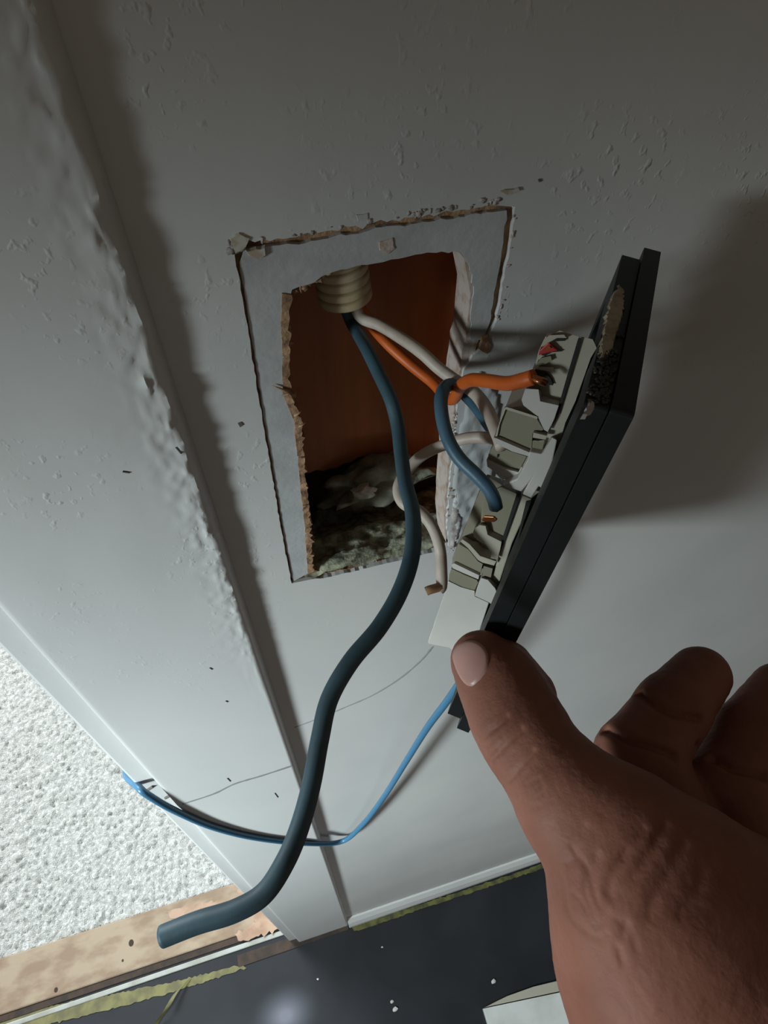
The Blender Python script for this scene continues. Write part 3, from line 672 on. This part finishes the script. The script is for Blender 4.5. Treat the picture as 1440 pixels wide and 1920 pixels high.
WEB = [pr(1080, 1500, .158, 92), pr(1180, 1560, .153, 104), pr(1290, 1640, .150, 120), pr(1400, 1720, .150, 135), pr(1520, 1800, .152, 150)]
PALM = [pr(1250, 1740, .158, 140), pr(1420, 1850, .160, 160), pr(1600, 1900, .164, 150)]
WRIST = [(TH[-1][0], TH[-1][1]), pr(1470, 2080, .143, 250), pr(1640, 2330, .138, 262)]
_d = WRIST[2][0] - WRIST[1][0]; WRIST.append((WRIST[2][0] + _d / np.linalg.norm(_d) * .085, .036))
IDX = [pr(1350, 1680, .182, 80), pr(1195, 1425, .189, 78), pr(1260, 1330, .197, 66), pr(1312, 1268, .205, 55)]
MID = [pr(1450, 1720, .184, 84), pr(1360, 1490, .191, 82), pr(1412, 1390, .200, 74), pr(1470, 1305, .208, 62)]
RNG = [pr(1570, 1760, .184, 84), pr(1520, 1540, .194, 78), pr(1565, 1430, .204, 68), pr(1610, 1350, .212, 58)]
PNK = [pr(1690, 1810, .182, 78), pr(1670, 1620, .194, 66), pr(1710, 1530, .204, 56), pr(1745, 1460, .210, 48)]
def chain(P, J, k):
    d = None
    for (a, ra), (b, rb) in zip(J[:-1], J[1:]):
        e = rcone(P, a, ra, b, rb); d = e if d is None else smin(d, e, k)
    return d
def hand_sdf(P):
    d = chain(P, TH, .004)
    d = smin(d, chain(P, PAD, .003), .0025); d = smin(d, chain(P, WEB, .006), .007); d = smin(d, chain(P, PALM, .01), .010)
    d = smin(d, chain(P, WRIST, .01), .010)
    for J in (IDX, MID, RNG, PNK): d = smin(d, chain(P, J, .0022), .0022)
    return d
def surface_nets(lo_, hi_, h):
    ax_ = [np.arange(lo_[i], hi_[i] + h, h) for i in range(3)]
    n_ = [len(a) for a in ax_]; Fv = np.empty(n_, np.float32)
    Yg, Zg = np.meshgrid(ax_[1], ax_[2], indexing='ij')
    for i in range(n_[0]):
        P = np.stack([np.full(Yg.shape, ax_[0][i]), Yg, Zg], -1); Fv[i] = hand_sdf(P)
    ins = Fv < 0
    cs = [(i, j, k) for i in (0, 1) for j in (0, 1) for k in (0, 1)]
    cnt = sum(ins[i:n_[0] - 1 + i, j:n_[1] - 1 + j, k:n_[2] - 1 + k].astype(np.int8) for i, j, k in cs)
    cells = np.argwhere((cnt > 0) & (cnt < 8))
    acc = np.zeros((len(cells), 3)); num = np.zeros(len(cells))
    for c0 in cs:
        for a_ in range(3):
            if c0[a_]: continue
            c1 = list(c0); c1[a_] = 1
            i0 = cells + c0; i1 = cells + c1
            f0 = Fv[tuple(i0.T)]; f1 = Fv[tuple(i1.T)]; m_ = (f0 < 0) != (f1 < 0)
            t = np.where(m_, f0 / np.where(m_, f0 - f1, 1), 0)
            acc += m_[:, None] * (np.array(c0) + t[:, None] * (np.array(c1) - np.array(c0))); num += m_
    V = np.array(lo_) + h * (cells + acc / num[:, None])
    idx = -np.ones([k - 1 for k in n_], int); idx[tuple(cells.T)] = np.arange(len(cells))
    Fc = []
    for a_ in range(3):
        b_, c_ = (a_ + 1) % 3, (a_ + 2) % 3
        sl0 = [slice(None)] * 3; sl1 = [slice(None)] * 3; sl0[a_] = slice(0, -1); sl1[a_] = slice(1, None)
        e = np.argwhere(ins[tuple(sl0)] != ins[tuple(sl1)])
        e = e[(e[:, b_] > 0) & (e[:, c_] > 0) & (e[:, b_] < n_[b_] - 1) & (e[:, c_] < n_[c_] - 1)]
        fl_ = ins[tuple(e.T)]
        q = []
        for db, dc in ((0, 0), (1, 0), (1, 1), (0, 1)):
            t = e.copy(); t[:, b_] -= db; t[:, c_] -= dc; q.append(idx[tuple(t.T)])
        q = np.stack(q, 1); q[~fl_] = q[~fl_][:, ::-1]; Fc.append(q)
    return V, np.concatenate(Fc)
def grad(P, e=.0003):
    g = np.stack([hand_sdf(P + e * np.eye(3)[i]) - hand_sdf(P - e * np.eye(3)[i]) for i in range(3)], -1)
    return g / (np.linalg.norm(g, axis=-1, keepdims=True) + 1e-9)
def cast(px, py):                     # skin point seen at a pixel
    r = ray((px, py)); r = r / np.linalg.norm(r); t = .05
    for _ in range(120):
        d = float(hand_sdf((CAM + r * t)[None])[0])
        if d < 2e-5: return CAM + r * t
        t += d * .8
        if t > .5: return None
    return CAM + r * t
alljs = [j for J in (TH, PAD, WEB, PALM, WRIST, IDX, MID, RNG, PNK) for j in J]
lo_b = np.min([p - r for p, r in alljs], 0) - .004; hi_b = np.max([p + r for p, r in alljs], 0) + .004
hv, hf = surface_nets(lo_b, hi_b, .0012)
hm = bpy.data.meshes.new('hand'); hm.from_pydata([tuple(p) for p in hv], [], [tuple(int(i) for i in q) for q in hf])
bm = bmesh.new(); bm.from_mesh(hm)
bmesh.ops.subdivide_edges(bm, edges=bm.edges[:], cuts=1, use_grid_fill=True); bm.to_mesh(hm); bm.free()
hv = np.array([v.co[:] for v in hm.vertices]); hf = [tuple(p.vertices) for p in hm.polygons]; bpy.data.meshes.remove(hm)
for _ in range(2): hv = hv - grad(hv) * hand_sdf(hv)[:, None]
hn = grad(hv)
# creases: polylines on the skin (pixels), width and depth
def crop3(l): return [(780 + .4583 * x, 1120 + .4583 * y) for x, y in l]
CREASES = [
    ([(268, 582), (300, 550), (340, 520), (372, 490)], .0007, .0007), ([(262, 600), (290, 606), (300, 590)], .0006, .0003), ([(310, 660), (350, 620), (400, 570), (432, 540)], .0008, .0006),
    ([(384, 748), (410, 715), (450, 668), (478, 630)], .0007, .0006), ([(330, 640), (300, 672)], .0007, .0004),
    ([(480, 860), (530, 840), (560, 830)], .0007, .0003), ([(450, 770), (500, 745), (520, 790), (505, 820)], .0006, .0003),
    ([(1020, 930), (990, 990), (940, 1080), (880, 1150), (800, 1220)], .0016, .0012), ([(1100, 1020), (1060, 1080), (1000, 1180), (950, 1290)], .0014, .0009),
    ([(740, 1060), (715, 1130), (725, 1200), (745, 1260)], .0011, .0009), ([(690, 940), (640, 1010), (650, 1060), (620, 1090)], .0010, .0006), ([(860, 1040), (820, 1100), (790, 1170), (770, 1240)], .0012, .0008),
    ([(600, 1150), (612, 1250), (640, 1320), (690, 1360)], .0010, .0006), ([(860, 1330), (845, 1380)], .0008, .0006), ([(830, 1440), (845, 1500)], .0008, .0005), ([(690, 1370), (740, 1390), (780, 1380)], .0008, .0005),
    ([(660, 1060), (700, 1110), (690, 1180), (715, 1280)], .0009, .0006), ([(780, 1290), (760, 1330), (735, 1350)], .0008, .0006), ([(930, 950), (900, 1010), (850, 1060)], .0012, .0007),
    ([(585, 400), (560, 440), (520, 470)], .0012, .0008), ([(1170, 1110), (1150, 1200), (1080, 1290)], .0014, .0006),
    ([(1130, 960), (1040, 1050), (960, 1150)], .0009, .0004), ([(640, 1210), (680, 1250), (700, 1300)], .0007, .0004), ([(820, 1320), (880, 1370), (900, 1440)], .0009, .0004),
]
FC = [([(910, 390), (960, 430), (1040, 470), (1160, 500)], .0012, .0016), ([(770, 540), (860, 580), (960, 610), (1060, 650)], .0012, .0018),
      ([(1150, 610), (1220, 660), (1300, 700), (1430, 735)], .0013, .0020)]
disp = np.zeros(len(hv))
for ci, (pl, wd, dp) in enumerate(CREASES + FC):
    if 4 < ci < len(CREASES): dp *= .5; wd *= .85
    pts = [q for q in (cast(*p) for p in crop3(pl)) if q is not None]
    if len(pts) < 2: continue
    S = np.array(spline(pts, 8))
    near = np.where(np.min(((hv[:, None, :] - S[None, ::6]) ** 2).sum(-1), 1) < (.012) ** 2)[0]
    d2 = np.min(((hv[near][:, None, :] - S[None]) ** 2).sum(-1), 1)
    dd = np.sqrt(d2); disp[near] -= dp * np.exp(-(dd / wd) ** 2); disp[near] += .06 * dp * np.exp(-((dd - 2.1 * wd) / wd) ** 2)
fine = np.array([noise.fractal(Vector(p * 420), 1, 2, 3) for p in hv]); disp += .00010 * fine
knuck = np.array([math.exp(-np.sum((p - TH[6][0]) ** 2) / .018 ** 2) for p in hv])
disp += knuck * .0001 * np.array([noise.fractal(Vector((p[0] * 260, p[1] * 260, p[2] * 120)), 1, 2, 3) for p in hv])
hv = hv + hn * disp[:, None]
M_SKIN = mat('skin', (.30, .122, .082), .6, (.225, .085, .056), 55, .38, .66, .35, 900, sss=.10, spec=.3, dist=.0003)
_nt = M_SKIN.node_tree; _vo = _nt.nodes.new('ShaderNodeTexVoronoi'); _vo.feature = 'DISTANCE_TO_EDGE'; _vo.inputs['Scale'].default_value = 620
_nt.links.new(_nt.nodes[M_SKIN['map']].outputs[0], _vo.inputs['Vector'])
_b2 = _nt.nodes.new('ShaderNodeBump'); _b2.inputs['Strength'].default_value = .22; _b2.inputs['Distance'].default_value = .0003
_nt.links.new(_vo.outputs[0], _b2.inputs['Height']); _nt.links.new(_nt.nodes['bump'].outputs[0], _b2.inputs['Normal'])
_nt.links.new(_b2.outputs[0], _nt.nodes['Principled BSDF'].inputs['Normal'])
cen = (lo_b + hi_b) / 2
hand = empty('hand', (cen[0], cen[1], lo_b[2])); tag(hand, 'left hand with thumb gripping the black switch frame, palm side of fingers behind', 'hand')
mk('skin', hv, hf, M_SKIN, hand, smooth=True)
# thumb nail: a curved plate over the thumb tip
NP = crop3([(152, 214), (170, 190), (215, 172), (255, 180), (285, 205), (300, 245), (292, 300), (262, 340), (232, 366), (206, 362), (178, 330), (156, 280), (146, 240)])
ctr = np.mean(np.array(NP), 0); rings = 9; V = []; Fc = []
dense = spline([np.array(p) for p in NP + NP[:1]], 3)[:-1]; m_ = len(dense)
for k in range(rings + 1):
    t = k / rings
    for p in dense:
        q = ctr + (p - ctr) * max(t, 1e-3); s = cast(*q); g = grad(s[None])[0]
        V.append(s + g * (.00045 if k < rings else -.0002))
for k in range(rings):
    for i in range(m_):
        a, b = k * m_ + i, k * m_ + (i + 1) % m_; Fc.append((a, b, b + m_, a + m_))
mk('thumb_nail', V, Fc, M_NAIL, hand, smooth=True)
for o in bpy.data.objects:
    if '_o' in o: del o['_o']
